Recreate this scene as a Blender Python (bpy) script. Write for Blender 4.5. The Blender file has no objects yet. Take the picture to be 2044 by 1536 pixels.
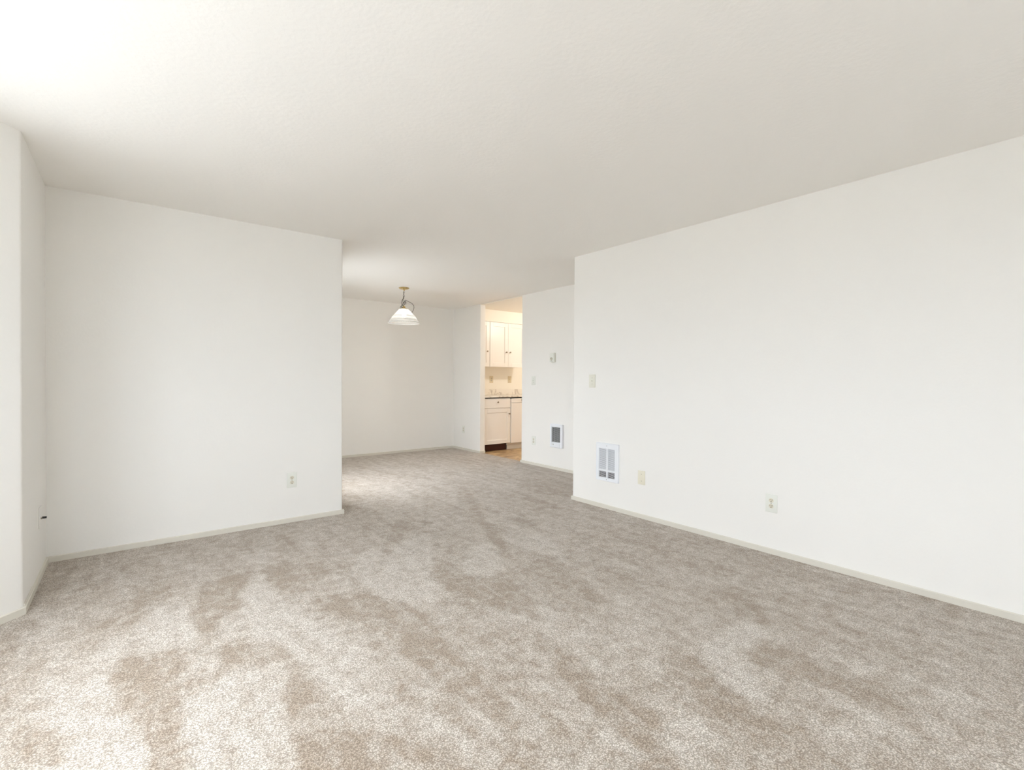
import bpy, bmesh, math, random
import numpy as np
from mathutils import Vector, Matrix, noise
random.seed(4)
sc = bpy.context.scene
COL = sc.collection
PI = math.pi

# tuned values (light, exposure, colours)
EXPO = 0
SKY = 21.6
GROUND = (.42, .415, .40, 1)
WALLC = (.862, .846, .815, 1)
CEILC = (.915, .897, .868, 1)
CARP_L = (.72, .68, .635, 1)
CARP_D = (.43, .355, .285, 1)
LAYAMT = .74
BLOTAMT = .6
SPK0 = .46
SPK1 = 1.16
CBUMP = .6
DW0 = .45
DW1 = 1.55
PEND = 2.2
KLX = 5.85
KLY = 5.6
KLIT = 37
NZ0 = .3
NZ1 = 2.1
NW0 = 1.2
NW1 = 2.0
SCUFF = 2.3
STREAK = 1.5
DZ0 = .4

# ------------------------------------------------------------------ camera
F_PX, PITCH, ROLL, YAW, CAM_H = 965.927, math.radians(0.576), math.radians(0.316), math.radians(38.28), 1.2011
fw = Vector((math.sin(YAW)*math.cos(PITCH), math.cos(YAW)*math.cos(PITCH), -math.sin(PITCH)))
r0 = Vector((math.cos(YAW), -math.sin(YAW), 0))
u0 = r0.cross(fw)
cr, sr = math.cos(ROLL), math.sin(ROLL)
rt = cr*r0 + sr*u0
up = -sr*r0 + cr*u0
cam_d = bpy.data.cameras.new('camera'); cam = bpy.data.objects.new('camera', cam_d); COL.objects.link(cam)
m = Matrix((rt, up, -fw)).transposed().to_4x4(); m.translation = Vector((0, 0, CAM_H))
cam.matrix_world = m
cam_d.sensor_width = 36.0; cam_d.lens = 36.0*F_PX/2044.0
cam_d.clip_start = 0.02; cam_d.clip_end = 300
sc.camera = cam

# ------------------------------------------------------------------ render look
sc.view_settings.view_transform = 'Standard'; sc.view_settings.look = 'None'
sc.view_settings.gamma = 1.0; sc.view_settings.use_curve_mapping = False
sc.view_settings.exposure = EXPO
sc.cycles.use_denoising = True; sc.cycles.use_light_tree = False
sc.cycles.use_adaptive_sampling = True; sc.cycles.adaptive_threshold = .02; sc.cycles.adaptive_min_samples = 24
sc.cycles.time_limit = 1150
sc.cycles.max_bounces = 14; sc.cycles.diffuse_bounces = 9; sc.cycles.transparent_max_bounces = 12
sc.cycles.transmission_bounces = 8; sc.cycles.caustics_reflective = False; sc.cycles.caustics_refractive = False
sc.cycles.sample_clamp_indirect = 6.0

# ------------------------------------------------------------------ sky: overcast, the standard one: three times as bright overhead as at the horizon
w = bpy.data.worlds.new('sky'); sc.world = w; w.use_nodes = True
nt = w.node_tree; nt.nodes.clear()
out = nt.nodes.new('ShaderNodeOutputWorld'); bg = nt.nodes.new('ShaderNodeBackground')
tc = nt.nodes.new('ShaderNodeTexCoord'); sx = nt.nodes.new('ShaderNodeSeparateXYZ'); rp = nt.nodes.new('ShaderNodeValToRGB')
nt.links.new(tc.outputs['Generated'], sx.inputs[0]); nt.links.new(sx.outputs['Z'], rp.inputs[0])
rp.color_ramp.elements[0].position = 0.0; rp.color_ramp.elements[0].color = (.35, .385, .44, 1)
rp.color_ramp.elements[1].position = 1.0; rp.color_ramp.elements[1].color = (.96, 1.0, 1.08, 1)
nt.links.new(rp.outputs[0], bg.inputs[0]); bg.inputs[1].default_value = SKY
nt.links.new(bg.outputs[0], out.inputs[0])

def portal(name, loc, direction, sx_, sz_):
    d = bpy.data.lights.new(name, 'AREA'); d.shape = 'RECTANGLE'; d.size = sx_; d.size_y = sz_
    d.cycles.is_portal = True
    o = bpy.data.objects.new(name, d); COL.objects.link(o); o.location = loc
    o.rotation_euler = Vector(direction).to_track_quat('-Z', 'Y').to_euler()
    return o

# ------------------------------------------------------------------ materials
def sr2l(c):
    return tuple((x/12.92 if x <= .04045 else ((x+.055)/1.055)**2.4) for x in c)
def col(r, g, b): return sr2l((r/255, g/255, b/255)) + (1,)
def mat(name, base, rough=.5, metal=0, bump=None, spec=.5, vary=None):
    """principled material; bump=(scale,strength,distance); vary=(scale, second colour)"""
    m = bpy.data.materials.new(name); m.use_nodes = True
    n = m.node_tree; b = n.nodes['Principled BSDF']
    b.inputs['Base Color'].default_value = base; b.inputs['Roughness'].default_value = rough
    b.inputs['Metallic'].default_value = metal; b.inputs['Specular IOR Level'].default_value = spec
    t = n.nodes.new('ShaderNodeTexCoord')
    if vary:
        z = n.nodes.new('ShaderNodeTexNoise'); z.inputs['Scale'].default_value = vary[0]; z.inputs['Detail'].default_value = 4
        mx = n.nodes.new('ShaderNodeMix'); mx.data_type = 'RGBA'
        mx.inputs[6].default_value = base; mx.inputs[7].default_value = vary[1]
        n.links.new(t.outputs['Object'], z.inputs['Vector']); n.links.new(z.outputs[0], mx.inputs[0])
        n.links.new(mx.outputs[2], b.inputs['Base Color'])
    if bump:
        z = n.nodes.new('ShaderNodeTexNoise'); z.inputs['Scale'].default_value = bump[0]; z.inputs['Detail'].default_value = 3
        bp = n.nodes.new('ShaderNodeBump'); bp.inputs['Strength'].default_value = bump[1]; bp.inputs['Distance'].default_value = bump[2]
        n.links.new(t.outputs['Object'], z.inputs['Vector']); n.links.new(z.outputs[0], bp.inputs['Height'])
        n.links.new(bp.outputs[0], b.inputs['Normal'])
    return m
M = {}
M['wall'] = mat('wall_paint', WALLC, .62, bump=(60, .12, .004), spec=.3, vary=(1.2, tuple(x*.985 for x in WALLC[:3])+(1,)))
M['ceil'] = mat('ceiling_paint', CEILC, .8, bump=(45, .2, .006), spec=.2, vary=(1.0, tuple(x*.985 for x in CEILC[:3])+(1,)))
M['kitpaint'] = mat('cream_kitchen_paint', col(241, 236, 226), .5, bump=(60, .1, .004))
M['base'] = mat('baseboard_paint', col(218, 214, 203), .45, spec=.4, vary=(3, col(214, 209, 198)))
M['plate'] = mat('white_plastic', col(229, 230, 223), .35, vary=(8, col(226, 227, 219)))
M['ivory'] = mat('ivory_plastic', col(229, 224, 206), .35, vary=(8, col(226, 221, 203)))
M['almond'] = mat('almond_plastic', col(223, 221, 207), .35, vary=(8, col(220, 217, 203)))
M['beige'] = mat('beige_plastic', col(220, 207, 180), .35, vary=(8, col(215, 202, 175)))
M['dial'] = mat('dial_plastic', col(196, 191, 176), .4, vary=(8, col(190, 185, 170)))
M['recep'] = mat('cream_receptacle', col(220, 214, 196), .35, vary=(8, col(214, 208, 190)))
M['dark'] = mat('dark_slot', col(38, 34, 28), .7, vary=(30, col(28, 26, 22)))
M['black'] = mat('black_rubber', col(16, 15, 14), .5, vary=(30, col(10, 10, 10)))
M['screw'] = mat('screw_metal', col(165, 160, 148), .35, .8, vary=(50, col(150, 145, 135)))
M['enamel'] = mat('white_enamel', col(236, 238, 242), .3, vary=(6, col(232, 235, 240)))
M['fin'] = mat('grey_heater_fin', col(176, 178, 184), .4, .2, vary=(30, col(160, 162, 168)))
M['steelwire'] = mat('grey_wire', col(176, 178, 180), .4, .2, vary=(30, col(160, 162, 164)))
M['voidg'] = mat('heater_cavity', col(30, 30, 28), .7, vary=(20, col(22, 22, 21)))
M['brass'] = mat('polished_brass', col(232, 216, 168), .16, 1.0, vary=(20, col(186, 152, 84)))
M['bronze'] = mat('aged_brass', col(62, 48, 26), .4, .6, vary=(60, col(44, 34, 18)))
M['cord'] = mat('brown_cord', col(52, 38, 22), .5, vary=(80, col(38, 27, 15)))
M['cab'] = mat('cabinet_enamel', col(242, 238, 234), .35, vary=(4, col(240, 235, 230)))
M['toe'] = mat('dark_brown_toe_kick', col(70, 26, 8), .6, vary=(10, col(56, 18, 6)))
M['knob'] = mat('brushed_nickel', col(172, 160, 142), .38, .85, vary=(60, col(150, 138, 120)))
M['dwkick'] = mat('grey_kick_panel', col(226, 223, 218), .4, .1, vary=(10, col(220, 217, 212)))
M['gapshade'] = mat('black_gap_shade', col(24, 20, 16), .8, vary=(10, col(18, 16, 12)))  # near-black colour standing in for shade in the counter gap
M['vinylframe'] = mat('white_window_vinyl', col(236, 236, 232), .4, vary=(10, col(232, 232, 228)))
M['ground'] = mat('outdoor_ground', GROUND, .9, vary=(.4, tuple(x*.8 for x in GROUND[:3])+(1,)))

def laminate():
    m = bpy.data.materials.new('marble_laminate'); m.use_nodes = True
    n = m.node_tree; b = n.nodes['Principled BSDF']; b.inputs['Roughness'].default_value = .3
    t = n.nodes.new('ShaderNodeTexCoord'); z = n.nodes.new('ShaderNodeTexNoise')
    z.inputs['Scale'].default_value = 2.4; z.inputs['Detail'].default_value = 4; z.inputs['Distortion'].default_value = 1.2
    rp = n.nodes.new('ShaderNodeValToRGB'); e = rp.color_ramp.elements
    e[0].position = .44; e[0].color = col(236, 230, 220); e[1].position = .535; e[1].color = col(238, 232, 223)
    k = rp.color_ramp.elements.new(.495); k.color = col(200, 191, 182)
    n.links.new(t.outputs['Object'], z.inputs['Vector']); n.links.new(z.outputs[0], rp.inputs[0]); n.links.new(rp.outputs[0], b.inputs['Base Color'])
    return m
M['lam'] = laminate()

def vinyl():
    m = bpy.data.materials.new('slate_look_vinyl'); m.use_nodes = True
    n = m.node_tree; b = n.nodes['Principled BSDF']; b.inputs['Roughness'].default_value = .38
    t = n.nodes.new('ShaderNodeTexCoord'); mp = n.nodes.new('ShaderNodeMapping'); mp.inputs['Scale'].default_value = (4.5, 9, 1)
    z = n.nodes.new('ShaderNodeTexNoise'); z.inputs['Scale'].default_value = 1.4; z.inputs['Detail'].default_value = 6; z.inputs['Distortion'].default_value = .8
    rp = n.nodes.new('ShaderNodeValToRGB'); e = rp.color_ramp.elements
    e[0].position = .3; e[0].color = col(128, 98, 64); e[1].position = .72; e[1].color = col(210, 184, 144)
    k = rp.color_ramp.elements.new(.5); k.color = col(178, 148, 108)
    n.links.new(t.outputs['Object'], mp.inputs[0]); n.links.new(mp.outputs[0], z.inputs['Vector']); n.links.new(z.outputs[0], rp.inputs[0]); n.links.new(rp.outputs[0], b.inputs['Base Color'])
    return m
M['vinyl'] = vinyl()

def glass_pane():
    m = bpy.data.materials.new('window_glass'); m.use_nodes = True
    n = m.node_tree; n.nodes.clear(); o = n.nodes.new('ShaderNodeOutputMaterial')
    a = n.nodes.new('ShaderNodeBsdfTransparent'); a.inputs[0].default_value = (.96, .97, .96, 1)
    g = n.nodes.new('ShaderNodeBsdfGlossy'); g.inputs['Roughness'].default_value = .02
    mx = n.nodes.new('ShaderNodeMixShader'); mx.inputs[0].default_value = .06
    n.links.new(a.outputs[0], mx.inputs[1]); n.links.new(g.outputs[0], mx.inputs[2]); n.links.new(mx.outputs[0], o.inputs[0])
    return m
M['glass'] = glass_pane()

def shade_glass(name, frost, tint):
    """ribbed lamp glass: see-through share, frosted share and a gloss"""
    m = bpy.data.materials.new(name); m.use_nodes = True
    n = m.node_tree; n.nodes.clear(); o = n.nodes.new('ShaderNodeOutputMaterial')
    a = n.nodes.new('ShaderNodeBsdfTransparent'); a.inputs[0].default_value = (.95, .95, .94, 1)
    tl = n.nodes.new('ShaderNodeBsdfTranslucent'); tl.inputs[0].default_value = tint
    df = n.nodes.new('ShaderNodeBsdfDiffuse'); df.inputs[0].default_value = tint
    g = n.nodes.new('ShaderNodeBsdfGlossy'); g.inputs['Roughness'].default_value = .08
    lw = n.nodes.new('ShaderNodeLayerWeight'); lw.inputs[0].default_value = .35
    m1 = n.nodes.new('ShaderNodeMixShader'); m1.inputs[0].default_value = .5
    m2 = n.nodes.new('ShaderNodeMixShader'); m2.inputs[0].default_value = frost
    m3 = n.nodes.new('ShaderNodeMixShader')
    n.links.new(tl.outputs[0], m1.inputs[1]); n.links.new(df.outputs[0], m1.inputs[2])
    n.links.new(a.outputs[0], m2.inputs[1]); n.links.new(m1.outputs[0], m2.inputs[2])
    mm = n.nodes.new('ShaderNodeMath'); mm.operation = 'MULTIPLY'; mm.inputs[1].default_value = .35
    n.links.new(lw.outputs['Fresnel'], mm.inputs[0]); n.links.new(mm.outputs[0], m3.inputs[0]); n.links.new(m2.outputs[0], m3.inputs[1]); n.links.new(g.outputs[0], m3.inputs[2])
    n.links.new(m3.outputs[0], o.inputs[0])
    return m
M['shade'] = shade_glass('ribbed_lamp_glass', .40, (.93, .93, .92, 1))
M['shaderim'] = shade_glass('lamp_glass_rim', .85, (.97, .97, .95, 1))
def emis(name, c, s):
    m = bpy.data.materials.new(name); m.use_nodes = True
    b = m.node_tree.nodes['Principled BSDF']; b.inputs['Base Color'].default_value = (.9, .9, .88, 1)
    b.inputs['Emission Color'].default_value = c; b.inputs['Emission Strength'].default_value = s
    return m
M['bulb'] = emis('lit_bulb', (1, .97, .92, 1), 8)
M['dome'] = emis('lit_dome', (1, .82, .6, 1), 6)

# ------------------------------------------------------------------ mesh helpers
def box(bm, x0, x1, y0, y1, z0, z1, bev=0, seg=2):
    if x1 < x0: x0, x1 = x1, x0
    if y1 < y0: y0, y1 = y1, y0
    vs = [bm.verts.new((x, y, z)) for z in (z0, z1) for y in (y0, y1) for x in (x0, x1)]
    fs = [bm.faces.new([vs[i] for i in q]) for q in ((0, 2, 3, 1), (4, 5, 7, 6), (0, 1, 5, 4), (2, 6, 7, 3), (0, 4, 6, 2), (1, 3, 7, 5))]
    if bev:
        es = {e for f in fs for e in f.edges}
        bmesh.ops.bevel(bm, geom=list(es), offset=bev, segments=seg, profile=.5, affect='EDGES')
def prism(bm, pts, z0, z1):
    a = [bm.verts.new((x, y, z0)) for x, y in pts]; b = [bm.verts.new((x, y, z1)) for x, y in pts]
    n = len(pts)
    bm.faces.new(a[::-1]); bm.faces.new(b)
    for i in range(n):
        bm.faces.new((a[i], a[(i+1) % n], b[(i+1) % n], b[i]))
def rounded(pts, radii, seg=6):
    """round the corners of a plan polygon"""
    o = []; n = len(pts)
    for i, p in enumerate(pts):
        r = radii[i]
        if not r: o.append(p); continue
        P = Vector(p); A = (Vector(pts[i-1])-P).normalized(); B = (Vector(pts[(i+1) % n])-P).normalized()
        ang = A.angle(B); d = r/math.tan(ang/2); c = P+(A+B).normalized()*(r/math.sin(ang/2))
        s = P+A*d-c; e = P+B*d-c; tot = s.angle_signed(e)
        for k in range(seg+1):
            v = Matrix.Rotation(-tot*k/seg, 2) @ s
            o.append(tuple(c+v))
    return o
def lathe(bm, prof, seg=40, cx=0, cy=0, closed=False):
    """profile [(r,z)...] turned round z"""
    rings = []
    for r, z in prof:
        if r < 1e-5: rings.append([bm.verts.new((cx, cy, z))])
        else: rings.append([bm.verts.new((cx+r*math.cos(2*PI*k/seg), cy+r*math.sin(2*PI*k/seg), z)) for k in range(seg)])
    if closed: rings.append(rings[0])
    for A, B in zip(rings, rings[1:]):
        for k in range(seg):
            k2 = (k+1) % seg
            if len(A) == 1 and len(B) == 1: continue
            if len(A) == 1: bm.faces.new((A[0], B[k2], B[k]))
            elif len(B) == 1: bm.faces.new((A[k], A[k2], B[0]))
            else: bm.faces.new((A[k], A[k2], B[k2], B[k]))
def disc_y(bm, cx, cz, r, y0, y1, seg=20, dome=0, sx_=1.0):
    """short round peg along y"""
    a = [bm.verts.new((cx+sx_*r*math.cos(2*PI*k/seg), y0, cz+r*math.sin(2*PI*k/seg))) for k in range(seg)]
    b = [bm.verts.new((cx+sx_*r*.94*math.cos(2*PI*k/seg), y1, cz+r*.94*math.sin(2*PI*k/seg))) for k in range(seg)]
    for k in range(seg): bm.faces.new((a[k], b[k], b[(k+1) % seg], a[(k+1) % seg]))
    if dome:
        c = bm.verts.new((cx, y1+dome, cz))
        for k in range(seg): bm.faces.new((b[k], c, b[(k+1) % seg]))
    else: bm.faces.new(b[::-1])
    bm.faces.new(a)
def tube(bm, pts, r, seg=8):
    prev = None; P = [Vector(p) for p in pts]
    for i, p in enumerate(P):
        t = (P[min(i+1, len(P)-1)]-P[max(i-1, 0)]).normalized()
        a = t.cross(Vector((0, 1, .01))).normalized(); b = t.cross(a)
        ring = [bm.verts.new(p+r*(a*math.cos(2*PI*k/seg)+b*math.sin(2*PI*k/seg))) for k in range(seg)]
        if prev:
            for k in range(seg): bm.faces.new((prev[k], prev[(k+1) % seg], ring[(k+1) % seg], ring[k]))
        else: bm.faces.new(ring[::-1])
        prev = ring
    bm.faces.new(prev)
def smooth_path(pts, n=6):
    P = [Vector(p) for p in pts]; o = []
    for i in range(len(P)-1):
        a, b, c, d = P[max(i-1, 0)], P[i], P[i+1], P[min(i+2, len(P)-1)]
        for k in range(n):
            t = k/n
            o.append(.5*((2*b)+(c-a)*t+(2*a-5*b+4*c-d)*t*t+(3*b-a-3*c+d)*t**3))
    o.append(P[-1]); return o
def torus(bm, c, R, r, ax1, ax2, seg=14, sub=6, stretch=1.0):
    ax1 = Vector(ax1).normalized(); ax2 = Vector(ax2).normalized(); c = Vector(c); nrm = ax1.cross(ax2)
    rings = []
    for k in range(seg):
        a = 2*PI*k/seg; d = ax1*math.cos(a)+ax2*math.sin(a)*stretch; dn = d.normalized()
        rings.append([bm.verts.new(c+d*R+r*(dn*math.cos(2*PI*j/sub)+nrm*math.sin(2*PI*j/sub))) for j in range(sub)])
    for k in range(seg):
        A, B = rings[k], rings[(k+1) % seg]
        for j in range(sub): bm.faces.new((A[j], B[j], B[(j+1) % sub], A[(j+1) % sub]))
def obj(name, bm, material, parent=None, smooth=False, **props):
    bmesh.ops.recalc_face_normals(bm, faces=bm.faces[:])
    me = bpy.data.meshes.new(name); bm.to_mesh(me); bm.free()
    me.materials.append(material)
    if smooth:
        me.polygons.foreach_set('use_smooth', [True]*len(me.polygons))
        me.set_sharp_from_angle(angle=math.radians(35))
    o = bpy.data.objects.new(name, me); COL.objects.link(o)
    if parent: o.parent = parent
    for k, v in props.items(): o[k] = v
    return o
def B(name, material, parent, *boxes, bev=0, seg=2, smooth=False, **props):
    bm = bmesh.new()
    for b in boxes: box(bm, *b, bev=bev, seg=seg)
    return obj(name, bm, material, parent, smooth, **props)
def thing(name, label, cat, loc=(0, 0, 0), rz=0, group=None):
    o = bpy.data.objects.new(name, None); o.empty_display_size = .05; COL.objects.link(o)
    o.location = loc; o.rotation_euler = (0, 0, rz); o['label'] = label; o['category'] = cat
    if group: o['group'] = group
    return o
def struct(name, bm, material, label=None, parent=None, smooth=False, **props):
    o = obj(name, bm, material, parent, smooth, **props)
    if not parent: o['kind'] = 'structure'
    if label: o['label'] = label
    return o

# ------------------------------------------------------------------ measured plan (metres; camera stands at x=0, y=0)
H = 2.44
XR, YR = 3.5171, 3.4534          # long right wall and its far end
X2 = 4.5011                      # hall wall with the kitchen opening
YB = 7.3838                      # dining back wall
YL, XE = 4.3329, 1.4919          # facing wall on the left and its free end
XL, YJ = -0.4295, 3.4560         # outer wall and where the bay starts
YO1, YO2 = 6.5467, 5.4710        # kitchen opening
T = .115
KW = 7.205                       # kitchen back wall
YN = -1.3                        # wall behind the camera
s2 = math.sqrt(.5)
BL = .86                         # length of the bay's slanted sides
BX = XL-BL*s2; BY0 = YJ-BL*s2; BY1 = .62; BY2 = BY1-BL*s2

def plan(name, pts, material, z0=0, z1=H, radii=None, label=None, extra=()):
    bm = bmesh.new()
    prism(bm, rounded(pts, radii) if radii else pts, z0, z1)
    for pl, a, b in extra: prism(bm, pl, a, b)
    return struct(name, bm, material, label, smooth=bool(radii))

RB = .016
plan('wall_right', [(XR, YN), (XR+T, YN), (XR+T, YR-T), (X2, YR-T), (X2, YR), (XR, YR)], M['wall'],
     radii=[0, 0, 0, 0, 0, .006], label='long plain white wall with heater, switch and outlet')
plan('wall_hall', [(X2, YR-T), (X2+T, YR-T), (X2+T, YO2), (X2, YO2)], M['wall'],
     radii=[0, 0, .004, .004], label='white wall beside the kitchen opening')
plan('wall_kitchen_return', [(X2, YO1), (X2+.1, YO1), (X2+.1, YB), (X2, YB)], M['wall'],
     radii=[.008, .004, 0, 0], label='short white wall between kitchen opening and dining back wall')
plan('wall_back', [(XE-T, YB), (X2+.1, YB), (X2+.1, YB+T), (XE-T, YB+T)], M['wall'], label='back wall of the dining area')
plan('wall_facing', [(XL, YL), (XE, YL), (XE, YL+T), (XL, YL+T)], M['wall'],
     radii=[0, RB, 0, 0], label='white wall with a free edge at the dining area opening')

# outer wall with the dining window, then the jog that ends at the bay
def ring_wall(a, b, nrm, z0, z1, h0, h1, d0, d1):
    """wall from plan point a to b, thickness T along nrm (outwards), a hole d0..d1 metres along it between h0 and h1"""
    A, Bv, N = Vector(a), Vector(b), Vector(nrm).normalized()*T
    L = (Bv-A).length; D = (Bv-A)/L
    bm = bmesh.new()
    def seg(s, e, za, zb):
        p = [A+D*s, A+D*e, A+D*e+N, A+D*s+N]; prism(bm, [tuple(q) for q in p], za, zb)
    if d0 > 0: seg(0, d0, z0, z1)
    seg(d1, L, z0, z1)
    if h0 > z0: seg(d0, d1, z0, h0)
    seg(d0, d1, h1, z1)
    return bm, A+D*d0, A+D*d1, D, N
win_n = [0]
def window(a, b, D, N, z0, z1, mull=(), rails=(), sill=True):
    """vinyl window: frame, mullions, pane; a and b are plan points of the opening"""
    win_n[0] += 1
    L = (b-a).length; ang = math.atan2(D.y, D.x)
    root = bpy.data.objects.new('window_%d' % win_n[0], None); COL.objects.link(root)
    root.location = (a.x, a.y, z0); root.rotation_euler = (0, 0, ang); root['kind'] = 'structure'
    side = 1 if (Matrix.Rotation(-ang, 2) @ N).y > 0 else -1
    y0, y1 = side*.05, side*.11; hh = z1-z0; f = .045
    B('window_frame', M['vinylframe'], root, (0, f, y0, y1, 0, hh), (L-f, L, y0, y1, 0, hh), (f, L-f, y0, y1, 0, f), (f, L-f, y0, y1, hh-f, hh), bev=.004, seg=1)
    for mx in mull: B('mullion', M['vinylframe'], root, (mx*L-.022, mx*L+.022, y0, y1, f, hh-f), bev=.003, seg=1)
    for mz in rails: B('rail', M['vinylframe'], root, (f, L-f, y0, y1, mz*hh-.02, mz*hh+.02), bev=.003, seg=1)
    ym = (y0+y1)/2
    B('pane', M['glass'], root, (f-.005, L-f+.005, ym-.002, ym+.002, f-.005, hh-f+.005))
    if sill: B('window_sill', M['vinylframe'], root, (-.01, L+.01, -side*.02, side*.05, -.02, 0), bev=.004, seg=2)
    c = (a+b)/2+N*.9
    portal('daylight_portal', (c.x, c.y, (z0+z1)/2), (-N.x, -N.y, 0), L, hh)

# jog with a rounded arris, slanted solid stub of the bay and its window beyond
j0 = Vector((XL, YJ)); dS = Vector((-s2, -s2)); nS = Vector((-s2, s2))
stub = .24
e1 = j0+dS*stub
bm = bmesh.new()
prism(bm, rounded([(XL, YL+T), (XL, YJ), tuple(e1), tuple(e1+nS*T), (XL-T, YJ+T*.41), (XL-T, YL+T)], [0, .03, 0, 0, 0, 0]), 0, H)
struct('wall_jog', bm, M['wall'], 'short return wall beside the bay, with the cable plate', smooth=True)
WZ0, WZ1 = .86, 2.10
bm, a, b, D, N = ring_wall(e1, j0+dS*BL, nS, 0, H, WZ0, WZ1, .02, BL-stub-.06)
struct('wall_bay_far', bm, M['wall']); window(a, b, D, N, WZ0, WZ1)
bm, a, b, D, N = ring_wall((BX, BY0), (BX, BY1), (-1, 0), 0, H, WZ0, WZ1, .16, BY0-BY1-.16)
struct('wall_bay_front', bm, M['wall']); window(a, b, D, N, WZ0, WZ1, mull=(.25, .75))
bm, a, b, D, N = ring_wall((BX, BY1), (XL, BY2), (-s2, -s2), 0, H, WZ0, WZ1, .07, BL-.10)
struct('wall_bay_near', bm, M['wall']); window(a, b, D, N, WZ0, WZ1)
plan('wall_left', [(XL, BY2), (XL, YN), (XL-T, YN), (XL-T, BY2)], M['wall'])
bm, a, b, D, N = ring_wall((XE, YL+T), (XE, YB), (-1, 0), 0, H, DZ0, 2.06, DW0, DW1)
struct('wall_dining_outer', bm, M['wall']); window(a, b, D, N, DZ0, 2.06, mull=(.5,), sill=False)

bm, a, b, D, N = ring_wall((XL-T, YN), (XR+T, YN), (0, -1), 0, H, NZ0, NZ1, NW0-XL+T, NW1-XL+T)
struct('wall_near', bm, M['wall']); window(a, b, D, N, NZ0, NZ1, mull=(.5,))  # unseen window, added behind the camera to lift the ceiling and far walls

# kitchen shell
KX = 7.2
plan('wall_kitchen_back', [(X2+.1, KW), (KX, KW), (KX, KW+T), (X2+.1, KW+T)], M['kitpaint'])
plan('wall_kitchen_side', [(KX, 4.2), (KX+T, 4.2), (KX+T, KW+T), (KX, KW+T)], M['kitpaint'])
plan('wall_kitchen_near', [(X2+T, 4.2-T), (KX+T, 4.2-T), (KX+T, 4.2), (X2+T, 4.2)], M['kitpaint'])
# cream skins: the kitchen side of the two hall walls
plan('trim_1', [(X2+T, 4.2), (X2+T+.004, 4.2), (X2+T+.004, YO2-.002), (X2+T, YO2-.002)], M['kitpaint'], z1=2.428)
bm = bmesh.new(); box(bm, X2+.1, KX, 6.868, KW, 2.222, 2.428)
struct('soffit', bm, M['kitpaint'], 'cream boxed soffit above the kitchen wall cabinets')

# ceilings
bm = bmesh.new(); prism(bm, [(XL-T, YN-T), (KX+T, YN-T), (KX+T, YB+T), (XE-T, YB+T), (XE-T, YL+T), (XL-T, YL+T), (XL-T, YJ+.1), (BX-T, BY0+.1), (BX-T, BY1-.1), (XL-T, BY2-.1)], H, H+.1)
struct('ceiling', bm, M['ceil'], 'plain off-white ceiling')
bm = bmesh.new(); box(bm, X2+.006, KX, 4.2, KW+.1, 2.428, H)
struct('ceiling_kitchen', bm, M['kitpaint'], 'cream kitchen ceiling')
bm = bmesh.new(); box(bm, -60, 70, -60, 70, -.45, -.4)
struct('ground_outside', bm, M['ground'])

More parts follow.
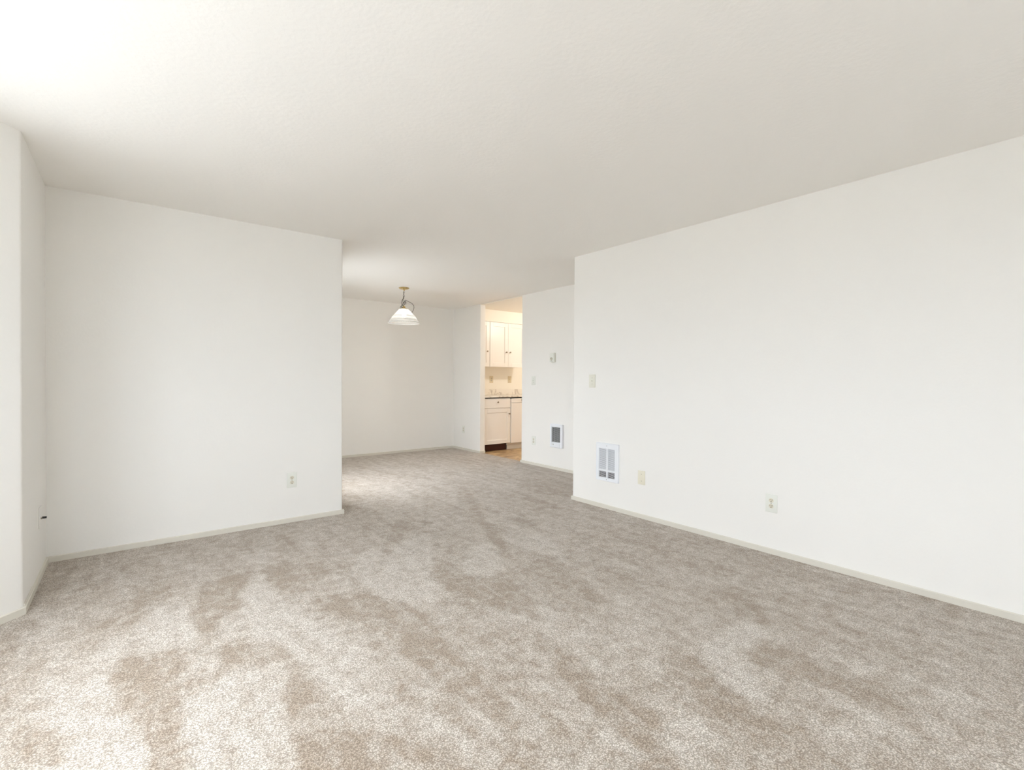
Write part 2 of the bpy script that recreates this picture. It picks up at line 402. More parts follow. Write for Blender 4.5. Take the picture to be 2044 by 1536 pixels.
# ------------------------------------------------------------------ carpet: fine grid, vertex colour = which way the pile was brushed
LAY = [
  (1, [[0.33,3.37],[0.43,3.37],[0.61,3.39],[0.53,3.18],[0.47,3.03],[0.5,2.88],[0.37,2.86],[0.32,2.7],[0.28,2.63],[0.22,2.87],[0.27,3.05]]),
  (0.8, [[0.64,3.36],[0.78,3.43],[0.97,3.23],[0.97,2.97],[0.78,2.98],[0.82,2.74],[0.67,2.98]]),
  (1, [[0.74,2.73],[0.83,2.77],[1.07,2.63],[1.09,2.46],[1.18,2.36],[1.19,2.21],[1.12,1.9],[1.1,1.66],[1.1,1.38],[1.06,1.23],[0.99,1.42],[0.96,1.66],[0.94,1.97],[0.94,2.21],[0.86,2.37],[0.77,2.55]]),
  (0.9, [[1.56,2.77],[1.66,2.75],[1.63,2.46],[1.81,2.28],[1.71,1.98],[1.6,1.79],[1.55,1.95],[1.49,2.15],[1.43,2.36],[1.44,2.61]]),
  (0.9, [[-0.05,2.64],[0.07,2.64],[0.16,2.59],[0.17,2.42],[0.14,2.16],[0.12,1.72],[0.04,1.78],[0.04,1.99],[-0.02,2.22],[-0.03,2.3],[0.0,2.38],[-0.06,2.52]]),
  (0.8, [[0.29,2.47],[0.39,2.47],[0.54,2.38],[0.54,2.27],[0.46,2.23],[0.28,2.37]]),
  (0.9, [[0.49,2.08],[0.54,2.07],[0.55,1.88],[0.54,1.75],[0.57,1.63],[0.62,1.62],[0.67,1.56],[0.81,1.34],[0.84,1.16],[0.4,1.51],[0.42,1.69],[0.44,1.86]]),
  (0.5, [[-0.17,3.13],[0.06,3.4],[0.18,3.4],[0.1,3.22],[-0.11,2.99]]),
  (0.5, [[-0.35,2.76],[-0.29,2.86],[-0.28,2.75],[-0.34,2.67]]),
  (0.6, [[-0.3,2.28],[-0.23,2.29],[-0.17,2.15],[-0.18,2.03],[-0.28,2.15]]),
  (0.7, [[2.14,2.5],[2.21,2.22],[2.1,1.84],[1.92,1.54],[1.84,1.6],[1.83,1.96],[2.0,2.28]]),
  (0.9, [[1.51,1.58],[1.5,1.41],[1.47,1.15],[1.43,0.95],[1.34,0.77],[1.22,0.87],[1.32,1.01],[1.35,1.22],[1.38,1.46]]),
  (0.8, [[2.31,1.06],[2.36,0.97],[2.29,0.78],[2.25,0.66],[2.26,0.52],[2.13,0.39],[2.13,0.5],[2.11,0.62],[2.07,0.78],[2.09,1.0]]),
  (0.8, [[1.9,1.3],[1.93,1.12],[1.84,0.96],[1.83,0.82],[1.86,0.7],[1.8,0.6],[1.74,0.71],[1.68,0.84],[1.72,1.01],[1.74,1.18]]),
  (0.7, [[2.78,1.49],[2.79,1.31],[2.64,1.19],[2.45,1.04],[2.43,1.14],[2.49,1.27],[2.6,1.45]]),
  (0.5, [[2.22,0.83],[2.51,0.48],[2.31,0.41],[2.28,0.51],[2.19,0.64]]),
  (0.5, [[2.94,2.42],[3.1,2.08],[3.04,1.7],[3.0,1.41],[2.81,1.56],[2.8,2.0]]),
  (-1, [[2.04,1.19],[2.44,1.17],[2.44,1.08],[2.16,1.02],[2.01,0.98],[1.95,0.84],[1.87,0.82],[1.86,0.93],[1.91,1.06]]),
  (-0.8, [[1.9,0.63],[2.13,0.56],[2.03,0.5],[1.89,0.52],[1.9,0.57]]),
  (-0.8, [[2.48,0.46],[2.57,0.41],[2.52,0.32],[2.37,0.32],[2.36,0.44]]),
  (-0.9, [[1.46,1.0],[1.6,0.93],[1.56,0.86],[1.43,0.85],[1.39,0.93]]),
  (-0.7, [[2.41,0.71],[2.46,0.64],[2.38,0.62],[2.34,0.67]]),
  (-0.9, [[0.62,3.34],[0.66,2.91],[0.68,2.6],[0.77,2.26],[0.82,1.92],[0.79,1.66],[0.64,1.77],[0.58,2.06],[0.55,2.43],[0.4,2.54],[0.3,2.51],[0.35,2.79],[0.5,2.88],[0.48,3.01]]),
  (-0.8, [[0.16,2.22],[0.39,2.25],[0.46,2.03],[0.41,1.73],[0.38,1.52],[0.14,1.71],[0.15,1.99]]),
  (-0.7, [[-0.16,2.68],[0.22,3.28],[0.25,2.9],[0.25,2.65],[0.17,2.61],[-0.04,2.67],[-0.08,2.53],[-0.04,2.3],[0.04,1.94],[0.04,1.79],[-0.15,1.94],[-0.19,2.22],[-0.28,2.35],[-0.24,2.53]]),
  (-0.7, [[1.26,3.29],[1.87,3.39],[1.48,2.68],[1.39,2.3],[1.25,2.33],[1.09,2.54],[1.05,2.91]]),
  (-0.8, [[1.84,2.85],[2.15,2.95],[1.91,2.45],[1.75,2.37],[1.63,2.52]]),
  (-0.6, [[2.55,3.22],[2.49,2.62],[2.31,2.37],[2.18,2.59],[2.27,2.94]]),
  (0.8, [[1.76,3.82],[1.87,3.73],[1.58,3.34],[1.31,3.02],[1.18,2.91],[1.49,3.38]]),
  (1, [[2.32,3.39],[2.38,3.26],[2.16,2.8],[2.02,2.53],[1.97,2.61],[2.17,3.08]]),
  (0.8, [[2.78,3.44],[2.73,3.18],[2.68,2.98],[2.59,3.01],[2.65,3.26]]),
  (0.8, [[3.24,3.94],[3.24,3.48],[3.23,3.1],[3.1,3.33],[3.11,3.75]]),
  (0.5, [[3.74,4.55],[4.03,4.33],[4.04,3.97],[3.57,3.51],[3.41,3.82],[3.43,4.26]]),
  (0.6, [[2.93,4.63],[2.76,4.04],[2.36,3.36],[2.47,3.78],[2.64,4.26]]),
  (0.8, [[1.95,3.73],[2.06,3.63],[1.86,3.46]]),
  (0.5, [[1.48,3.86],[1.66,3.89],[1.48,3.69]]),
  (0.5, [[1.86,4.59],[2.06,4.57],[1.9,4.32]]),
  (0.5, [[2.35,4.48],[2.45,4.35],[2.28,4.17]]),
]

def pip(px, py, poly):
    ins = np.zeros(px.shape, bool); n = len(poly); j = n-1
    for i in range(n):
        xi, yi = poly[i]; xj, yj = poly[j]
        if yi != yj:
            c = ((yi > py) != (yj > py)) & (px < (xj-xi)*(py-yi)/(yj-yi)+xi)
            ins ^= c
        j = i
    return ins
def carpet():
    st = .0125
    xs = np.arange(-1.3, 4.56+st*.5, st); ys = np.arange(YN, YB+st, st)
    xs[-1] = 4.552
    nx, ny = len(xs), len(ys)
    X, Y = np.meshgrid(xs, ys)
    rs = np.random.RandomState(3)
    val = np.zeros(X.shape)
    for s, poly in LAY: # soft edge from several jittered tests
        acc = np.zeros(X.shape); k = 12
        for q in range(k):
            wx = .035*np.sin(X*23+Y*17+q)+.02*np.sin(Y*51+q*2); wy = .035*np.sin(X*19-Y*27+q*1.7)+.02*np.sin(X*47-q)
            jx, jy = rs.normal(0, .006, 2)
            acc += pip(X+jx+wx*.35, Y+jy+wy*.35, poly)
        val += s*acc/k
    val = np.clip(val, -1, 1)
    Z = .0018*np.sin(X*1.7+.5)*np.sin(Y*1.3) - .0015
    co = np.stack([X, Y, Z], -1).reshape(-1, 3)
    i = np.arange((ny-1)*nx).reshape(ny-1, nx)[:, :-1].ravel()
    faces = np.stack([i, i+1, i+nx+1, i+nx], 1)
    # keep only cells inside the flat's outline (bay included)
    cx = co[faces].mean(1)
    keep = ((cx[:, 0] > XL-.02) & ((cx[:, 0] > XE-.02) | (cx[:, 1] < YL+.02))) | ((cx[:, 1] < BY0+.7) & (cx[:, 1] > BY1-.7) & (cx[:, 1]-YJ < (cx[:, 0]-XL)+.02) & (cx[:, 0] > BX-.02) & (BY2-cx[:, 1] < (cx[:, 0]-XL)+.02))
    faces = faces[keep]
    me = bpy.data.meshes.new('carpet'); me.vertices.add(len(co)); me.vertices.foreach_set('co', co.ravel())
    me.loops.add(len(faces)*4); me.loops.foreach_set('vertex_index', faces.ravel())
    me.polygons.add(len(faces)); me.polygons.foreach_set('loop_start', np.arange(len(faces))*4)
    me.update(calc_edges=True); me.polygons.foreach_set('use_smooth', [True]*len(faces))
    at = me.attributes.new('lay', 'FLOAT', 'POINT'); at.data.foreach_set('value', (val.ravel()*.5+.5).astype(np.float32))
    me.materials.append(carpet_mat())
    o = bpy.data.objects.new('floor', me); COL.objects.link(o)
    o['kind'] = 'structure'; o['label'] = 'greige cut-pile carpet with vacuum marks'
    return o
def carpet_mat():
    m = bpy.data.materials.new('cut_pile_carpet'); m.use_nodes = True
    n = m.node_tree; L = n.links.new; b = n.nodes['Principled BSDF']
    b.inputs['Roughness'].default_value = .95; b.inputs['Specular IOR Level'].default_value = .1
    b.inputs['Sheen Weight'].default_value = .25; b.inputs['Sheen Roughness'].default_value = .5
    t = n.nodes.new('ShaderNodeTexCoord'); at = n.nodes.new('ShaderNodeAttribute'); at.attribute_name = 'lay'
    def noise_(scale, detail=2, dist=0, mapping=None, rough=.5):
        z = n.nodes.new('ShaderNodeTexNoise'); z.inputs['Scale'].default_value = scale
        z.inputs['Detail'].default_value = detail; z.inputs['Distortion'].default_value = dist; z.inputs['Roughness'].default_value = rough
        if mapping:
            mp = n.nodes.new('ShaderNodeMapping'); mp.inputs['Rotation'].default_value = mapping[0]; mp.inputs['Scale'].default_value = mapping[1]
            L(t.outputs['Object'], mp.inputs[0]); L(mp.outputs[0], z.inputs['Vector'])
        else: L(t.outputs['Object'], z.inputs['Vector'])
        return z.outputs[0]
    def math_(op, a, c, clamp=False):
        k = n.nodes.new('ShaderNodeMath'); k.operation = op; k.use_clamp = clamp
        for i, v in enumerate((a, c)):
            if isinstance(v, (int, float)): k.inputs[i].default_value = v
            else: L(v, k.inputs[i])
        return k.outputs[0]
    # brushing: drawn marks plus soft random strokes and small scuffs
    blot = noise_(2.2, 4, .6, ((0, 0, .5), (1, .55, 1)), .6)
    scuff = noise_(14, 5, .5, None, .7)
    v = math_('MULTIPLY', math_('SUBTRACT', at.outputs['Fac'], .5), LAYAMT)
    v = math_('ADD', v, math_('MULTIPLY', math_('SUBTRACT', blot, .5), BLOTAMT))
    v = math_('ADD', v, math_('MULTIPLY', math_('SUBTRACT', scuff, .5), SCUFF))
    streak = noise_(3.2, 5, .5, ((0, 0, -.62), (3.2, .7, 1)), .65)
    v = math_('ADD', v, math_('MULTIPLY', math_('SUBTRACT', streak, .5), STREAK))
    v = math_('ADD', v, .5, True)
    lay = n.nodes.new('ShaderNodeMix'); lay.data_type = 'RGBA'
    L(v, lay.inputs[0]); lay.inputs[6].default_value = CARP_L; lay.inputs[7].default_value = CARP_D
    # tuft speckle
    sp = n.nodes.new('ShaderNodeTexVoronoi'); sp.inputs['Scale'].default_value = 160; sp.inputs['Randomness'].default_value = 1
    L(t.outputs['Object'], sp.inputs['Vector'])
    fine = noise_(250, 3, .35, None, .65)
    h = math_('ADD', math_('MULTIPLY', fine, .75), math_('MULTIPLY', math_('SUBTRACT', 1.0, sp.outputs['Distance']), .25))
    rp = n.nodes.new('ShaderNodeValToRGB'); e = rp.color_ramp.elements
    e[0].position = .44; e[0].color = (SPK0, SPK0*.92, SPK0*.82, 1); e[1].position = .64; e[1].color = (SPK1, SPK1*.99, SPK1*.97, 1)
    L(h, rp.inputs[0])
    mul = n.nodes.new('ShaderNodeMix'); mul.data_type = 'RGBA'; mul.blend_type = 'MULTIPLY'; mul.inputs[0].default_value = 1
    L(lay.outputs[2], mul.inputs[6]); L(rp.outputs[0], mul.inputs[7]); L(mul.outputs[2], b.inputs['Base Color'])
    bp = n.nodes.new('ShaderNodeBump'); bp.inputs['Strength'].default_value = CBUMP; bp.inputs['Distance'].default_value = .006
    L(h, bp.inputs['Height']); L(bp.outputs[0], b.inputs['Normal'])
    return m
carpet()
bm = bmesh.new(); box(bm, X2+.045, KX, 4.2, KW, -.02, -.004)
struct('floor_kitchen', bm, M['vinyl'], 'tan slate-look vinyl kitchen floor')
bm = bmesh.new(); prism(bm, [(XL-T, YN-T), (KX+T, YN-T), (KX+T, YB+T), (XE-T, YB+T), (XE-T, YL+T), (XL-T, YL+T), (XL-T, YJ+.1), (BX-T, BY0+.1), (BX-T, BY1-.1), (XL-T, BY2-.1)], -.2, -.021)
struct('floor_slab', bm, M['ground'])

# ------------------------------------------------------------------ baseboards
bt, bh = .012, .036
def run(name, inner, close=False, h=bh, t=bt, label='low beige painted baseboard', z0=-.003, mt=None):
    """baseboard along plan points; room side is to the LEFT of the walking direction"""
    P = [Vector(p) for p in inner]; n = len(P); offs = []
    for i in range(n):
        d1 = (P[i]-P[i-1]).normalized() if i else (P[1]-P[0]).normalized()
        d2 = (P[i+1]-P[i]).normalized() if i < n-1 else (P[-1]-P[-2]).normalized()
        n1 = Vector((-d1.y, d1.x)); n2 = Vector((-d2.y, d2.x)); bis = (n1+n2).normalized()
        offs.append(P[i]+bis*(t/bis.dot(n1)))
    offs2 = [p.lerp(q, .25) for p, q in zip(offs, P)]
    bm = bmesh.new()
    R = [[bm.verts.new((*p, z)) for p in L_] for L_, z in ((P, z0), (offs, z0), (offs, h-.003), (offs2, h), (P, h))]
    for A, B_ in zip(R, R[1:]+R[:1]):
        for i in range(n-1): bm.faces.new((A[i], A[i+1], B_[i+1], B_[i]))
    bm.faces.new([r[0] for r in R]); bm.faces.new([r[-1] for r in R][::-1])
    return struct(name, bm, mt or M['base'], label)
def rl(pts, radii, seg=5):
    """polyline with rounded inner points"""
    full = rounded([(pts[0][0]*2-pts[1][0], pts[0][1]*2-pts[1][1])]+list(pts)+[(pts[-1][0]*2-pts[-2][0], pts[-1][1]*2-pts[-2][1])], [0]+list(radii)+[0], seg)
    return full[1:-1]
run('baseboard_right', [(XR, YN), (XR, YR), (X2, YR)])
run('baseboard_hall', [(X2, YR), (X2, YO2), (X2+.06, YO2)])
run('baseboard_return', [(X2+.1, YO1), (X2, YO1), (X2, YB)])
run('baseboard_back', [(X2-bt, YB), (XE+bt, YB)])
run('baseboard_facing', [(XE, YB), (XE, YL), (XL+bt, YL)])
run('baseboard_left', [(XL, YL), (XL, YJ), tuple(j0+dS*BL), (BX, BY1), (XL, BY2), (XL, YN)])
bm = bmesh.new(); box(bm, XL, XL+.007, YJ+.012, YJ+.27, bh-.001, bh+.011, bev=.002)
struct('trim_2', bm, M['base'], 'thin filler strip on top of the baseboard at the bay corner')

# ------------------------------------------------------------------ wall plates (local: x along the wall, y out of it, z up)
RX_R, RX_F, RX_L = PI/2, PI, -PI/2   # facing -X, -Y, +X
PW, PH, PD = .080, .127, .0055
def plate(root, material, w=PW, h=PH):
    return B('plate', material, root, (-w/2, w/2, 0, PD, -h/2, h/2), bev=.0028, seg=3, smooth=True)
def screw(root, x, z, y=PD):
    bm = bmesh.new(); disc_y(bm, x, z, .0034, y-.001, y+.0008, 12, .0005); s = obj('screw', bm, M['screw'], root, True)
    bm = bmesh.new(); box(bm, x-.0026, x+.0026, y+.0010, y+.0016, z-.0005, z+.0005); obj('slot', bm, M['dark'], s)
def outlet(label, loc, rz, group=None, pm=None, rm=None, w=PW, h=PH):
    t = thing('wall_outlet', label, 'outlet', loc, rz, group)
    plate(t, pm or M['plate'], w, h)
    for s in (1, -1):
        z = s*.0195
        bm = bmesh.new(); disc_y(bm, 0, z, .0158, PD-.001, PD+.0018, 24, 0, 1.06)
        r = obj('receptacle', bm, rm or M['recep'], t, True)
        y = PD+.0018
        B('slot', M['dark'], r, (-.0078, -.0055, y, y+.0004, z+.000, z+.0085), (.0055, .0078, y, y+.0004, z+.001, z+.008))
        bm = bmesh.new(); disc_y(bm, 0, z-.0075, .0031, y, y+.0004, 12); obj('ground_hole', bm, M['dark'], r)
    screw(t, 0, 0)
    return t
def switch(label, loc, rz, pm=None, w=PW, h=PH):
    t = thing('light_switch', label, 'switch', loc, rz)
    plate(t, pm or M['plate'], w, h)
    B('toggle_surround', pm or M['plate'], t, (-.0062, .0062, PD-.001, PD+.001, -.013, .013), bev=.0006, seg=1)
    bm = bmesh.new(); box(bm, -.0042, .0042, PD, PD+.014, -.005, .004, bev=.0012)
    bmesh.ops.rotate(bm, verts=bm.verts[:], cent=(0, PD, 0), matrix=Matrix.Rotation(math.radians(24), 3, 'X')); obj('toggle', bm, pm or M['plate'], t, True)
    screw(t, 0, .030); screw(t, 0, -.030)
    return t
switch('almond toggle switch on the long wall near its far corner, above the louvred heater', (XR, 3.199, 1.197), RX_R, pm=M['almond'])
outlet('white duplex outlet low on the long wall, nearer than the blank ivory plate', (XR, 1.522, .352), RX_R)
outlet('white duplex outlet with cream receptacles low on the facing white wall with the free edge', (1.066, YL, .352), RX_F)
outlet('small white duplex outlet on the hall wall, below a switch and beside the grey-grilled heater', (X2, 5.197, .345), RX_R)
outlet('small white duplex outlet on the short wall between dining corner and kitchen opening', (X2, 7.040, .352), RX_R)
switch('white toggle light switch on the hall wall between kitchen opening and thermostat', (X2, 5.210, 1.197), RX_R)
t = thing('blank_plate', 'blank ivory cover plate low on the long wall, right beside the louvred heater', 'wall plate', (XR, 2.615, .354), RX_R)
plate(t, M['ivory'], .076, .122); screw(t, 0, .030); screw(t, 0, -.030)
t = thing('cable_plate', 'painted cable plate with a black plug sticking out, on the narrow return wall', 'wall plate', (XL, 4.036, .362), RX_L)
B('plate', M['wall'], t, (-PW/2, PW/2, 0, PD, -PH/2, PH/2), bev=.0028, seg=3, smooth=True)
bm = bmesh.new(); disc_y(bm, 0, -.008, .0055, PD, .012, 12); cn = obj('connector', bm, M['screw'], t, True)
bm = bmesh.new(); disc_y(bm, -.012, -.008, .0068, .010, .030, 16); obj('plug', bm, M['black'], t, True)

# ------------------------------------------------------------------ louvred heater on the long wall
def louvre_heater():
    W, Hh = .268, .352; zc = .436
    t = thing('wall_heater', 'white louvred wall heater with two columns of slots low on the long wall', 'heater', (XR, 2.998, zc-Hh/2), RX_R)
    # local x: +x is world +Y (away from camera, left in view)
    y0, y1 = .004, .014
    cols = ((-.090, -.012), (.012, .106)) if False else ((-.092, -.008), (.008, .100))
    zt0, zt1, zb0, zb1 = .104, .302, .030, .088
    fr = []
    xs = [-W/2, cols[0][0], cols[0][1], cols[1][0], cols[1][1], W/2]
    fr += [(xs[0], xs[1], 0, y1, 0, Hh), (xs[4], xs[5], 0, y1, 0, Hh), (xs[2], xs[3], 0, y1, zb0, zt1)]
    fr += [(xs[1], xs[4], 0, y1, 0, zb0), (xs[1], xs[4], 0, y1, zt1, Hh), (xs[1], xs[2], 0, y1, zb1, zt0), (xs[3], xs[4], 0, y1, zb1, zt0)]
    bm = bmesh.new()
    for f in fr: box(bm, *f)
    bmesh.ops.remove_doubles(bm, verts=bm.verts[:], dist=1e-5)
    # rounded outer border as a thin rolled lip
    obj('face_frame', bm, M['enamel'], t)
    bm = bmesh.new(); r = .012
    pts = rounded([(-W/2, 0), (W/2, 0), (W/2, Hh), (-W/2, Hh)], [r]*4, 5)
    n = len(pts); rings = []
    for off, y in ((0, 0), (0, y1-.004), (-.003, y1+.001), (-.007, y1+.001), (-.009, y1-.001)):
        c = Vector((0, Hh/2)); ring = []
        for p in pts:
            q = Vector(p)-c; sxx = (W/2+off)/(W/2); szz = (Hh/2+off)/(Hh/2)
            ring.append(bm.verts.new((q.x*sxx*1.012, y, c.y+q.y*szz*1.012)))
        rings.append(ring)
    for A, B_ in zip(rings, rings[1:]):
        for k in range(n): bm.faces.new((A[k], A[(k+1) % n], B_[(k+1) % n], B_[k]))
    obj('rolled_edge', bm, M['enamel'], t, True)
    B('cavity', M['voidg'], t, (xs[1], xs[4], .0004, .002, zb0, zb1))
    B('heating_fins', M['fin'], t, (xs[1], xs[4], .0004, .002, zt0, zt1))
    for (a, b) in cols:
        for (za, zb, n_, kind) in ((zt0, zt1, 21, 'upper_louvre_bank'), (zb0, zb1, 6, 'lower_louvre_bank')):
            bm = bmesh.new(); st = (zb-za)/n_
            for k in range(n_):
                z = za+st*(k+.5); hw = st*(.27 if n_ > 10 else .155)
                v = [bm.verts.new(q) for q in ((a, y1, z-hw), (b, y1, z-hw), (b, y1, z+hw), (a, y1, z+hw), (a, .010, z-hw-.0005), (b, .010, z-hw-.0005), (b, .010, z+hw-.0005), (a, .010, z+hw-.0005))]
                for q in ((0, 1, 2, 3), (4, 7, 6, 5), (0, 4, 5, 1), (3, 2, 6, 7), (0, 3, 7, 4), (1, 5, 6, 2)): bm.faces.new([v[i] for i in q])
            obj(kind, bm, M['enamel'], t, kind='stuff')
    screw(t, .004, Hh-.022, y1); screw(t, .004, .014, y1)
louvre_heater()

# ------------------------------------------------------------------ surface heater on the hall wall
def wire_heater():
    Wd, Hh, dp = .236, .312, .032
    t = thing('wall_heater', 'boxy white fan heater with a grey wire grille low on the hall wall', 'heater', (X2, 4.711, .302), RX_R)
    gx0, gx1, gz0, gz1 = -.079, .082, .072, .272
    bm = bmesh.new()
    for f in ((-Wd/2, gx0, 0, dp, 0, Hh), (gx1, Wd/2, 0, dp, 0, Hh), (gx0, gx1, 0, dp, 0, gz0), (gx0, gx1, 0, dp, gz1, Hh)): box(bm, *f)
    bmesh.ops.remove_doubles(bm, verts=bm.verts[:], dist=1e-5)
    # drop the inner coincident faces
    seen = {}
    for f in bm.faces[:]:
        k = tuple(round(c, 4) for c in f.calc_center_median()); seen.setdefault(k, []).append(f)
    o = obj('housing', bm, M['enamel'], t)
    bv = o.modifiers.new('soft', 'BEVEL'); bv.width = .005; bv.segments = 2; bv.limit_method = 'ANGLE'
    B('cavity', M['voidg'], t, (gx0, gx1, .001, .006, gz0, gz1))
    bm = bmesh.new(); n = 22
    for k in range(n):
        z = gz0+(gz1-gz0)*(k+.5)/n; box(bm, gx0, gx1, dp-.008, dp-.004, z-.0022, z+.0022)
    for x in (gx0+.006, -.03, .03, gx1-.006): box(bm, x-.0015, x+.0015, dp-.011, dp-.008, gz0, gz1)
    obj('wire_grille', bm, M['steelwire'], t, kind='stuff')
    bm = bmesh.new(); disc_y(bm, .052, .040, .009, dp-.001, dp+.009, 18, .001); obj('knob', bm, M['plate'], t, True)
wire_heater()

# ------------------------------------------------------------------ thermostat
t = thing('thermostat', 'small cream thermostat box with a round dial, high on the hall wall', 'thermostat', (X2, 4.800, 1.449), RX_R)
B('housing', M['plate'], t, (-.040, .040, 0, .034, 0, .122), bev=.003, seg=2, smooth=True)
bm = bmesh.new(); disc_y(bm, .002, .040, .021, .033, .043, 24, .002); d_ = obj('dial', bm, M['dial'], t, True)
B('pointer', M['dark'], d_, (.0005, .0035, .044, .0462, .044, .060))
B('back_plate', M['almond'], t, (-.043, .043, 0, .006, -.003, .125), bev=.002)

# ------------------------------------------------------------------ pendant lamp
def pendant():
    cx, cy = 2.909, 6.053
    t = thing('pendant_lamp', 'pendant lamp with a ribbed glass cone shade on a brass canopy over the dining area', 'lamp', (cx, cy, 1.955))
    Z = lambda z: z-1.955
    bm = bmesh.new(); lathe(bm, [(.001, Z(2.44)), (.070, Z(2.44)), (.071, Z(2.434)), (.066, Z(2.428)), (.052, Z(2.421)), (.030, Z(2.415)), (.012, Z(2.411)), (.009, Z(2.404)), (.006, Z(2.400)), (0, Z(2.400))], 36)
    c = obj('canopy', bm, M['brass'], t, True)
    # chain from the canopy to the socket, hanging slightly slack
    ca, cb = Vector((0, 0, Z(2.402))), Vector((-.012, 0, Z(2.190)))
    bm = bmesh.new(); n = 11; view = Vector((.785, -.62, 0))
    for k in range(n):
        p = ca.lerp(cb, (k+.5)/n)+Vector((-.012*math.sin(PI*k/(n-1))*(.8 if k > 5 else .2), 0, 0))
        ax = view if k % 2 else Vector((.62, .785, 0))
        torus(bm, p, .0068, .0017, ax, (0, 0, 1), 12, 5, 1.75)
    obj('chain', bm, M['bronze'], t, True)
    q = Vector((math.cos(-YAW), math.sin(-YAW), 0))     # across the room as seen from the living area
    def P(s, z, d=0): return q*s+Vector((.62*d, .785*d, Z(z)))
    bm = bmesh.new()
    tube(bm, smooth_path([P(0, 2.402), P(-.004, 2.365), P(.003, 2.33), P(-.006, 2.30), P(-.026, 2.272), P(-.034, 2.235), P(-.026, 2.21), P(-.014, 2.228), P(.000, 2.246), P(.014, 2.262), P(.020, 2.236), P(.010, 2.21), P(.004, 2.236), P(.012, 2.268),
                          P(.030, 2.270), P(.066, 2.252), P(.104, 2.232), P(.128, 2.205), P(.134, 2.170), P(.124, 2.135), P(.102, 2.105, .02)], 6), .0030, 7)
    obj('cord', bm, M['cord'], t, True)
    bm = bmesh.new(); tube(bm, smooth_path([P(.010, 2.264), P(.022, 2.242), P(.030, 2.256), P(.026, 2.232), P(.032, 2.22)], 5), .0022, 6); obj('cord_tie', bm, M['cord'], t, True)
    bm = bmesh.new(); lathe(bm, [(0, Z(2.200)), (.006, Z(2.200)), (.008, Z(2.193)), (.018, Z(2.188)), (.020, Z(2.172)), (.030, Z(2.168)), (.040, Z(2.160)), (.058, Z(2.155)), (.060, Z(2.151)), (0, Z(2.151))], 30)
    obj('socket_cap', bm, M['brass'], t, True)
    bm = bmesh.new()
    torus(bm, P(-.026, 2.188), .014, .0028, q, (0, 0, 1), 14, 6); torus(bm, P(-.018, 2.208), .010, .0022, q, (0, 0, 1), 12, 6); torus(bm, P(-.038, 2.176), .012, .0024, q, (0, 0, 1), 12, 6)
    obj('brass_ring', bm, M['bronze'], t, True)
    # shade: ribbed cone with two stepped bands and a flared lip
    seg = 96; prof = [(.058, 2.152), (.066, 2.147), (.095, 2.115), (.124, 2.083), (.150, 2.055), (.158, 2.050), (.160, 2.040), (.170, 2.022), (.179, 2.006), (.186, 2.001), (.192, 1.992), (.201, 1.978), (.2085, 1.966)]
    bm = bmesh.new(); rings = []
    for i, (r, z) in enumerate(prof):
        amp = .0011 if r > .065 else 0
        rings.append([bm.verts.new(((r+(amp if k % 2 else -amp))*math.cos(2*PI*k/seg), (r+(amp if k % 2 else -amp))*math.sin(2*PI*k/seg), Z(z))) for k in range(seg)])
    for A, B_ in zip(rings, rings[1:]):
        for k in range(seg): bm.faces.new((A[k], A[(k+1) % seg], B_[(k+1) % seg], B_[k]))
    sh = obj('lamp_shade', bm, M['shade'], t, True)
    so = sh.modifiers.new('wall', 'SOLIDIFY'); so.thickness = .0025; so.offset = 0
    for R, z, r in ((.2090, 1.965, .0038), (.184, 2.0035, .0028), (.155, 2.0510, .0032)):
        bm = bmesh.new(); torus(bm, (0, 0, Z(z)), R, r, (1, 0, 0), (0, 1, 0), 72, 8); obj('rim', bm, M['shaderim'], sh, True)
    bm = bmesh.new(); lathe(bm, [(0, Z(2.150)), (.014, Z(2.150)), (.016, Z(2.125)), (.026, Z(2.105)), (.031, Z(2.085)), (.028, Z(2.064)), (.014, Z(2.052)), (0, Z(2.050))], 28)
    obj('bulb', bm, M['bulb'], t, True)
    l = bpy.data.lights.new('bulb_light', 'POINT'); l.energy = PEND; l.shadow_soft_size = .035; l.color = (1, .95, .88)
    lo = bpy.data.objects.new('bulb_light', l); COL.objects.link(lo); lo.location = (cx, cy, 2.03)
pendant()

# ------------------------------------------------------------------ kitchen
def knob(parent, x, y, z):
    bm = bmesh.new(); lathe(bm, [(0, 0), (.008, 0), (.006, .006), (.006, .012), (.013, .018), (.0145, .024), (.010, .029), (0, .030)], 18)
    bmesh.ops.rotate(bm, verts=bm.verts[:], cent=(0, 0, 0), matrix=Matrix.Rotation(PI/2, 3, 'X'))
    bmesh.ops.translate(bm, verts=bm.verts[:], vec=(x, y, z)); return obj('knob', bm, M['knob'], parent, True)
def shaker(parent, x0, x1, z0, z1, y, kx, kz, rail=.072, name='door'):
    """frame-and-panel door, front face at y (looking at -y)"""
    bm = bmesh.new(); th = .02
    for f in ((x0, x0+rail, y, y+th, z0, z1), (x1-rail, x1, y, y+th, z0, z1), (x0+rail, x1-rail, y, y+th, z0, z0+rail), (x0+rail, x1-rail, y, y+th, z1-rail, z1)):
        box(bm, *f, bev=.0022, seg=2)
    box(bm, x0+rail-.004, x1-rail+.004, y+.010, y+th-.002, z0+rail-.004, z1-rail+.004)
    d = obj(name, bm, M['cab'], parent); knob(d, kx, y, kz); return d
UY = 6.862
def upper(label, x0, x1, doors, group=None):
    t = thing('wall_cabinet', label, 'cabinet', (0, 0, 0), 0, group)
    B('cabinet_body', M['cab'], t, (x0, x1, UY+.021, KW, 1.437, 2.220))
    for a, b, kx in doors: shaker(t, a, b, 1.433, 2.214, UY, kx, 1.698)
    return t
upper('white wall cabinet beside the opening edge, one knob seen, left of the double-door cabinet', X2+.104, 4.922, [(X2+.107, 4.917, 4.862)])
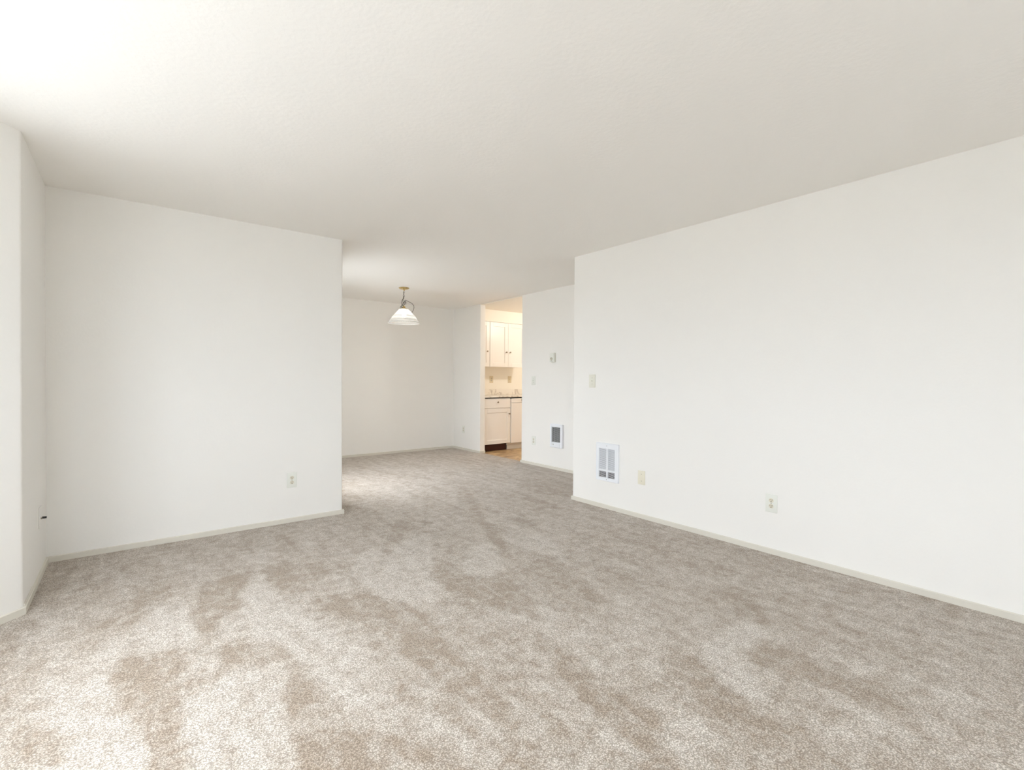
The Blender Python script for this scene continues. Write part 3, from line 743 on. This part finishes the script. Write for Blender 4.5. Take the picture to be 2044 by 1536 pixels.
upper('white wall cabinet with two shaker doors above the kitchen counter', 4.924, 5.722, [(4.927, 5.321, 5.278), (5.325, 5.719, 5.365)])
LY = 6.582
def lower(label, x0, x1, toe_x1=None):
    t = thing('base_cabinet', label, 'cabinet')
    B('cabinet_body', M['cab'], t, (x0, x1, LY+.021, KW-.004, .118, .893))
    B('toe_kick', M['toe'], t, (x0, (toe_x1 or x1), LY+.085, LY+.10, -.004, .118), label='dark brown toe kick')
    dr = B('drawer', M['cab'], t, (x0+.004, x1-.004, LY, LY+.020, .728, .884), bev=.003, seg=2); knob(dr, (x0+x1)/2, LY, .826)
    return t
t = lower('white base cabinet with a drawer over one shaker door, left of the dishwasher', X2+.104, 5.166, 5.135)
shaker(t, X2+.108, 5.162, .120, .716, LY, 5.132, .622, rail=.066)
# dishwasher
t = thing('dishwasher', 'white dishwasher beside the kitchen base cabinet, with a grey kick panel', 'dishwasher')
dx0, dx1 = 5.174, 5.772
B('tub', M['enamel'], t, (dx0, dx1, LY+.02, KW-.02, .118, .875))
B('door', M['cab'], t, (dx0+.003, dx1-.003, LY-.008, LY+.019, .112, .806), bev=.004, seg=2)
cp = B('control_panel', M['cab'], t, (dx0+.003, dx1-.003, LY-.012, LY+.019, .812, .884), bev=.003, seg=2)
bm = bmesh.new(); lathe(bm, [(0, 0), (.016, 0), (.015, .014), (.010, .017), (0, .017)], 20)
bmesh.ops.rotate(bm, verts=bm.verts[:], cent=(0, 0, 0), matrix=Matrix.Rotation(PI/2, 3, 'X')); bmesh.ops.translate(bm, verts=bm.verts[:], vec=(5.410, LY-.012, .856)); obj('knob', bm, M['knob'], cp, True)
B('kick_panel', M['dwkick'], t, (dx0-.030, dx1-.01, LY+.070, LY+.078, -.004, .066), bev=.002)
B('kick_lip', M['dwkick'], t, (dx0-.030, dx1-.01, LY+.082, LY+.094, .066, .112), bev=.002)
t = lower('white base cabinet on the far side of the dishwasher', 5.776, 6.70)
shaker(t, 5.780, 6.236, .120, .716, LY, 6.19, .622, rail=.066); shaker(t, 6.240, 6.696, .120, .716, LY, 6.28, .622, rail=.066)
t = thing('countertop', 'pale marble-look laminate countertop with low backsplash', 'countertop')
B('counter_slab', M['lam'], t, (X2+.104, 6.72, LY-.016, KW, .907, .931), bev=.003, seg=2)
B('gap_shade_strip', M['gapshade'], t, (X2+.104, 6.72, LY+.006, KW, .893, .907))  # dark strip paints the shade of the gap below the slab
B('backsplash', M['lam'], t, (X2+.104, 6.72, KW-.018, KW, .931, 1.031), bev=.003, seg=2)
outlet('cream duplex outlet above the kitchen counter, nearer the opening edge', (5.202, KW, 1.212), RX_F, pm=M['beige'], rm=M['dial'])
switch('cream toggle switch above the kitchen counter, beyond the duplex outlet', (5.625, KW, 1.213), RX_F, pm=M['beige'])
# lit dome on the kitchen ceiling (out of the photograph, its light is in it)
t = thing('ceiling_light', 'round dome ceiling light in the kitchen', 'ceiling light', (KLX, KLY, 2.428))
bm = bmesh.new(); lathe(bm, [(0, 0), (.150, 0), (.155, -.012), (.150, -.022), (0, -.022)], 36); obj('base', bm, M['brass'], t, True)
bm = bmesh.new(); lathe(bm, [(.140, -.022), (.138, -.045), (.115, -.075), (.07, -.092), (0, -.098)], 36); obj('dome', bm, M['dome'], t, True)
l = bpy.data.lights.new('kitchen_light', 'POINT'); l.energy = KLIT; l.shadow_soft_size = .06; l.color = (1, .945, .87)
lo = bpy.data.objects.new('kitchen_light', l); COL.objects.link(lo); lo.location = (KLX, KLY, 2.26)
